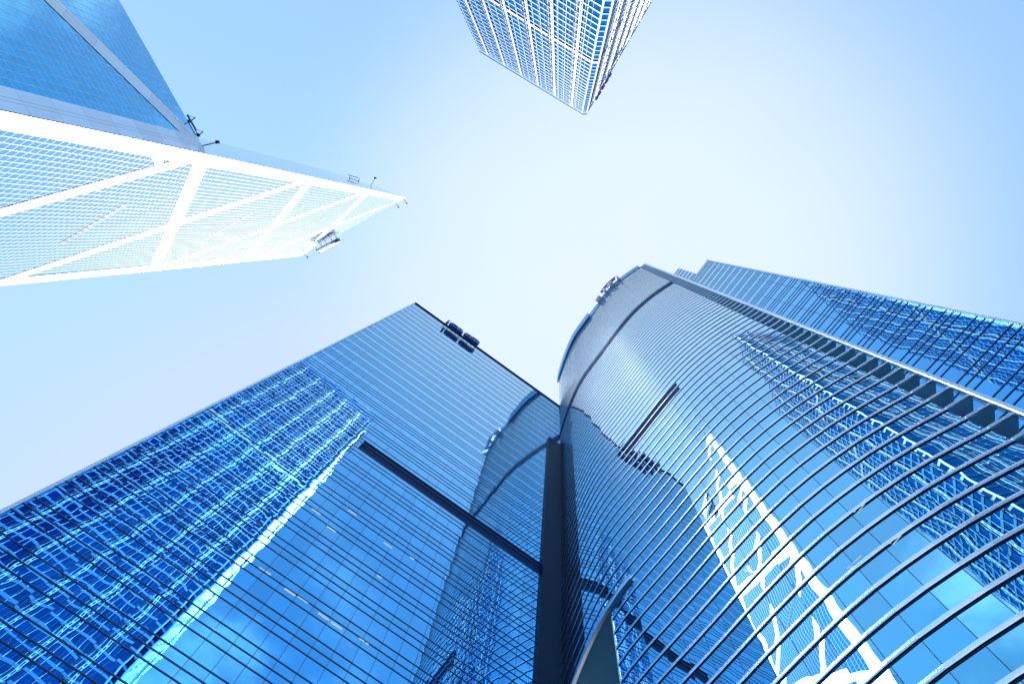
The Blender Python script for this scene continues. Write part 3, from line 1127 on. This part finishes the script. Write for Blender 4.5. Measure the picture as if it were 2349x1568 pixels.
def kbrk(face, s):
    if face == 0:
        c = (kp[1][0] - tk[0]*s, kp[1][1] - tk[1]*s); t = (-tk[0], -tk[1]); n = (-tk[1], tk[0]); m_ = M_STEEL
    else:
        c = (kp[2][0] + tk2[0]*s, kp[2][1] + tk2[1]*s); t = tk2; n = (tk[0], tk[1]); m_ = M_PIPE
    mb = MB()
    k = 0
    while TOPK - k*KF*2 > 80:
        zc = TOPK - k*KF*2 - 0.6 + Z0
        mb.obox((c[0] + t[0]*1.2 + n[0]*0.35, c[1] + t[1]*1.2 + n[1]*0.35, zc), (*t, 0), (*n, 0), (0, 0, 1), 0.75, 0.06, 0.16)
        mb.obox((c[0] + t[0]*1.95 + n[0]*0.35, c[1] + t[1]*1.95 + n[1]*0.35, zc), (*t, 0), (*n, 0), (0, 0, 1), 0.16, 0.22, 0.3)
        k += 1
    mb.obox((c[0] + t[0]*1.95 + n[0]*0.3, c[1] + t[1]*1.95 + n[1]*0.3, (80 + TOPK)/2 + Z0), (*t, 0), (*n, 0), (0, 0, 1), 0.04, 0.08, (TOPK - 80)/2)
    mb.build('restraint_rail', m_, kc)
for face in (0, 1):
    for b in range(6):
        s = BAY*(b + 0.62)
        kcol(face, s, True)
        kbrk(face, s)
        for f in (0.16, 0.5, 0.80):
            if s + BAY*f < LK - 0.3:
                kcol(face, s + BAY*f, False)
    kcol(face, BAY*0.42, False)
# chamfer rails
for (c, n) in ((kp[1], (-0.35, 0.94)), (kp[2], (0.6, 0.8))):
    mb = MB()
    mb.obox((c[0] + n[0]*0.15, c[1] + n[1]*0.15, (HK - 5)/2 + Z0), (1, 0, 0), (0, 1, 0), (0, 0, 1), 0.2, 0.2, (HK - 5)/2)
    mb.build('corner_rail', M_WHITE, kc)
# coloured sign seen edge-on on the right face
q = (kp[2][0] + tk2[0]*13 + tk[0]*1.0, kp[2][1] + tk2[1]*13 + tk[1]*1.0)
sg = thing('wall_sign', 'long violet sign hanging under the roof edge of the square grid tower', 'sign', (q[0], q[1], TOPK - 1))
mb = MB()
for k, (a, w, h) in enumerate(((-6, 1.4, 2.0), (-3.4, 1.2, 1.6), (-0.5, 1.5, 2.2), (2.6, 1.5, 2.2), (5.4, 1.2, 1.8))):
    mb.obox((q[0] + tk2[0]*a, q[1] + tk2[1]*a, TOPK + 2 + Z0), (*tk2, 0), (*tk, 0), (0, 0, 1), w*0.8, 0.35, h*0.8)
mb.build('sign_letters', M_SIGNR, sg)
mb = MB()
mb.obox((q[0] - tk[0]*0.35, q[1] - tk[1]*0.35, TOPK + 2 + Z0), (*tk2, 0), (*tk, 0), (0, 0, 1), 7.2, 0.12, 0.25)
mb.build('sign_rail', M_WHITE, sg)

# ------------------------------------------------------------------ prism tower, upper left
HB = 300.0
Qa = Vector((-79.52, -16.72)); Qb = Vector((-138.86, 13.62))
tB = (Qb - Qa).normalized(); LB = (Qb - Qa).length
nB = Vector((tB.y, -tB.x))                # candidate normal
if nB.dot(-Qa) < 0: nB = -nB             # outward = to the camera
dirB = -nB                                # away from the camera
MC = (Qa + Qb)/2 + dirB*LB/2
Oa = Qa + dirB*LB
Ob = Qb + dirB*LB
LEV = [300.0, 243.0, 185.5, 128.0, 70.5, 13.0]
prism = thing('prism_tower', 'very tall prism-shaped glass tower with broad aluminium cross braces and one brilliant sunlit side', 'tower', (MC.x, MC.y, 0.0))
CW, CHH = 1.66, 1.43


def vface(mb, a, b, z0, z1, zb0=None, zb1=None, out=None):
    """vertical quad from plan a to b facing 'out'; heights may differ at b"""
    zb0 = z0 if zb0 is None else zb0
    zb1 = z1 if zb1 is None else zb1
    l = (b - a).length
    pts = [(a.x, a.y, z0 + Z0), (b.x, b.y, zb0 + Z0), (b.x, b.y, zb1 + Z0), (a.x, a.y, z1 + Z0)]
    uv = [(0, z0), (l, zb0), (l, zb1), (0, z1)]
    nn = Vector((b.y - a.y, -(b.x - a.x)))
    pn = [(0.4 + u/CW, v/CHH) for u, v in uv]
    if out is not None and nn.dot(out) < 0:
        pts.reverse(); uv.reverse(); pn.reverse()
    mb.face(pts, uv, pn)


def band(p, q, w, n3, proud, mat, name, root, ext=0.0):
    """flat cladding strip from p to q (3D), width w, standing 'proud' of the wall whose outward normal is n3"""
    p = Vector(p); q = Vector(q)
    d = (q - p).normalized()
    side = d.cross(n3).normalized()*w/2
    p = p - d*ext; q = q + d*ext
    L_ = (q - p).length
    mb = MB()
    t0 = n3*proud
    a, b, c, e = p - side, q - side, q + side, p + side
    top = [a + t0, b + t0, c + t0, e + t0]
    nn = (top[1]-top[0]).cross(top[2]-top[0])
    uvs = [(0, 0), (L_, 0), (L_, 1), (0, 1)]
    if nn.dot(n3) < 0:
        mb.face(list(reversed(top)), list(reversed(uvs)))
    else:
        mb.face(top, uvs)
    for (x, y) in ((a, b), (b, c), (c, e), (e, a)):
        mb.face([x, y, y + t0, x + t0])
    return mb.build(name, mat, root)


nB3 = Vector((nB.x, nB.y, 0))
# white side
for k in range(5):
    mb = MB()
    vface(mb, Qa, Qb, max(LEV[k+1], 0), LEV[k], out=nB)
    mb.build('curtain_wall', G_PRISM, prism)
# the sliver plane from the corner to the centre
side_n = Vector((0, 0))
dS = (MC - Qa).normalized()
nS = Vector((dS.y, -dS.x))
if nS.dot(-Qa) < 0: nS = -nS
mb = MB()
vface(mb, Qa, MC, 120, HB, out=nS)
mb.build('curtain_wall', G_PRISM, prism)
mb = MB()
dS2 = (MC - Qb)
vface(mb, Qb, MC, 60, HB)
vface(mb, MC, Qb, 60, HB)
mb.build('curtain_wall', G_PRISM, prism)
mb = MB()
mb.face([(Qa.x, Qa.y, HB + Z0), (Qb.x, Qb.y, HB + Z0), (MC.x, MC.y, HB + Z0)])
mb.build('roof', M_ROOF, prism)
# dark side (left of the corner), lower shaft
nD = Vector((-tB.x, -tB.y))               # outward normal of the dark side
nD3 = Vector((nD.x, nD.y, 0))
for k in range(3, 5):
    mb = MB()
    vface(mb, Qa, Oa, max(LEV[k+1], 0), LEV[k], out=nD)
    mb.build('curtain_wall', G_PRISM, prism)
HM = 190.0
mb = MB()
mb.face([(Qa.x, Qa.y, 128 + Z0), (Oa.x, Oa.y, 128 + Z0), (MC.x, MC.y, HM + Z0)],
        [(0, 0), (LB, 0), (LB/2, 70)], [(0, 0), (LB/CW, 0), (LB/2/CW, 70/CHH)])
mb.build('sloped_roof', G_PRISM, prism)
# rest of the square plan, lower shafts behind
mb = MB()
vface(mb, Oa, Ob, 0, 110)
vface(mb, Ob, Qb, 0, 110)
vface(mb, Ob, Oa, 0, 110)
mb.face([(Oa.x, Oa.y, 110 + Z0), (Ob.x, Ob.y, 110 + Z0), (MC.x, MC.y, 150 + Z0)])
mb.face([(Ob.x, Ob.y, 110 + Z0), (Qb.x, Qb.y, 110 + Z0), (MC.x, MC.y, 150 + Z0)])
mb.build('rear_shaft', M_CORE, prism)

def W3(v, z): return Vector((v.x, v.y, z + Z0))
EW = 4.3
# corner bands, both sides of the sharp corner
band(W3(Qa + tB*EW/2, 0.2), W3(Qa + tB*EW/2, HB), EW, nB3, 0.14, M_EDGE, 'corner_band', prism)
band(W3(Qb - tB*EW/2, 0.2), W3(Qb - tB*EW/2, HB), EW, nB3, 0.14, M_EDGE, 'corner_band', prism)
band(W3(Qa + dirB*EW/2, 0.2), W3(Qa + dirB*EW/2, 128.0), EW, nD3, 0.14, M_EDGE, 'corner_band', prism)
band(W3(Oa - dirB*EW/2, 0.2), W3(Oa - dirB*EW/2, 128.0), EW, nD3, 0.14, M_EDGE, 'corner_band', prism)
a_ = EW*0.55
for k in range(5):
    hi, lo = LEV[k], LEV[k+1]
    for (x0, x1) in (((Qa + tB*a_), (Qb - tB*a_)),):
        band(W3(x0, hi - 1.5), W3(x1, lo + 1.5), 3.8, nB3, 0.12, M_ALU, 'cross_brace', prism)
        band(W3(x1, hi - 1.5), W3(x0, lo + 1.5), 3.8, nB3, 0.10, M_ALU, 'cross_brace', prism)
for k in range(3, 5):
    hi, lo = LEV[k], LEV[k+1]
    x0, x1 = Qa + dirB*a_, Oa - dirB*a_
    band(W3(x0, hi - 1.5), W3(x1, lo + 1.5), 4.0, nD3, 0.12, M_ALU, 'cross_brace', prism)
    band(W3(x1, hi - 1.5), W3(x0, lo + 1.5), 4.0, nD3, 0.10, M_ALU, 'cross_brace', prism)
# louvres: one row of twelve on each plant floor
for hz in (128.6, 185.2, 243.0):
    for k in range(12):
        s0 = (14 + k)*CW + 0.15 + 0.6
        s1 = s0 + CW - 0.42
        mb = MB()
        a, b = Qa + tB*s0 + nB*0.06, Qa + tB*s1 + nB*0.06
        vface(mb, a, b, hz - 0.75, hz + 0.75, out=nB)
        mb.build('louvre', M_LOUVB, prism)


# ---- things on and at the roofs
def gantry(loc, tx, nx, label, w=7.0, h=6.0, name='maintenance_crane'):
    root = thing(name, label, 'crane', loc)
    L = Vector(loc)
    t3 = Vector((tx[0], tx[1], 0)); n3 = Vector((nx[0], nx[1], 0)); u = Vector((0, 0, 1))
    for sx in (-1, 1):
        mb = MB()
        mb.bar(L + t3*sx*w/2, L + t3*sx*w/2 + u*h*0.55, 0.14)
        mb.bar(L + t3*sx*w/2 + u*h*0.55, L + t3*sx*w/2 + u*h*0.45 + n3*1.5, 0.12)
        mb.bar(L + t3*sx*w/2 + n3*1.5 + u*h*0.45, L + t3*sx*w/2 + n3*1.5 - u*1.6, 0.06)
        mb.obox(L + t3*sx*w/2 + u*h*0.5, t3, n3, u, 0.3, 0.25, 0.3)
        mb.build('jib', M_STEEL, root)
    mb = MB()
    mb.bar(L - t3*w/2 + u*h*0.5, L + t3*w/2 + u*h*0.5, 0.13)
    mb.bar(L - t3*w/2, L + t3*w/2, 0.13)
    mb.build('beam', M_STEEL, root)
    mb = MB()
    mb.obox(L + n3*1.5 - u*1.8, t3, n3, u, w/2 + 0.1, 0.16, 0.2)
    mb.build('cradle', M_MECH, root)
    return root


pD = Qa + dirB*6.5
gantry((pD.x, pD.y, 128.0 + Z0), (dirB.x, dirB.y), (nD.x, nD.y), 'dark facade-cleaning gantry straddling the lower roof edge of the braced prism tower', 3.4, 2.0)


def mast(loc, lean, h, label, root_name='mast', ball=False):
    root = thing(root_name, label, 'mast', loc)
    L = Vector(loc); top = L + Vector(lean) + Vector((0, 0, h))
    mb = MB(); mb.bar(L, top, 0.13); mb.build('pole', M_STEEL, root)
    mb = MB()
    if ball:
        mb.obox(top, (1, 0, 0), (0, 1, 0), (0, 0, 1), 0.55, 0.55, 0.45)
    else:
        mb.obox(top, (1, 0, 0), (0, 1, 0), (0, 0, 1), 0.35, 0.35, 0.3)
    mb.build('head', M_STEEL, root)
    return root


oN = Vector((dirB.x, dirB.y, 0))
e1_ = Vector((nD.x, nD.y, 0))
for (f, ln, h, lb) in ((0.03, 2.6, 2.0, 'thin hooked mast at the very tip of the braced prism tower'),
                       (0.97, 2.2, 2.2, 'thin bent mast at the lower roof corner of the braced prism tower'),
                       (0.86, 2.8, 1.6, 'thin bent mast just inside the lower roof corner of the braced prism tower'),
                       (0.10, 2.4, 1.2, 'small hooked mast beside the tip of the braced prism tower')):
    q = Qa + tB*LB*f
    mast((q.x, q.y, HB + Z0), (nB.x*ln, nB.y*ln, 0), h, lb)
q = Qa + dirB*2.0
mast((q.x, q.y, 128 + Z0), (nD.x*2.5, nD.y*2.5, 0), 2.5, 'bent mast where the dark side of the braced prism tower meets its corner')
for f, lb in ((0.62, 'dark lattice hoist on the long thin roof edge of the braced prism tower'),):
    q = Qa + (MC - Qa)*f
    gantry((q.x, q.y, HB + Z0 - 0.5), (dS.x, dS.y), (nS.x, nS.y), lb, 5, 2.0, 'roof_hoist')
q = Qa + (MC - Qa)*0.42
mast((q.x, q.y, HB + Z0), (nS.x*4, nS.y*4, 0), 4.0, 'stub mast with a round head on the thin roof edge of the braced prism tower', ball=True)
# cleaning cradle under the roof edge
q = Qa + tB*LB*0.74 + nB*1.6
cr_ = thing('cleaning_cradle', 'two-tier blue window-cleaning cradle hanging at the roof edge of the braced prism tower', 'cradle', (q.x, q.y, HB - 2 + Z0))
t3 = Vector((tB.x, tB.y, 0)); n3 = Vector((nB.x, nB.y, 0)); u3 = Vector((0, 0, 1))
c0 = Vector((q.x, q.y, HB - 1.0 + Z0))
mb = MB(); mb.obox(c0 + n3*1.0, t3, n3, u3, 6.2, 0.9, 1.5); mb.build('platform', M_CRADLE, cr_)
mb = MB(); mb.obox(c0 + n3*1.6 - u3*5.5, t3, n3, u3, 5.2, 0.5, 0.8)
mb.obox(c0 + n3*1.6 - u3*8.5, t3, n3, u3, 4.4, 0.3, 0.35)
mb.build('lower_platform', M_CRADLE, cr_)
mb = MB()
for k in (-5, -2, 1.5, 4.5):
    mb.bar(c0 + t3*k + n3*1.2, c0 + t3*k + n3*1.6 - u3*8.6, 0.16)
    mb.bar(c0 + t3*k + u3*1.5 + n3*0.4, c0 + t3*k - n3*2.5 + u3*1.2, 0.16)
mb.build('hanger', M_STEEL, cr_)
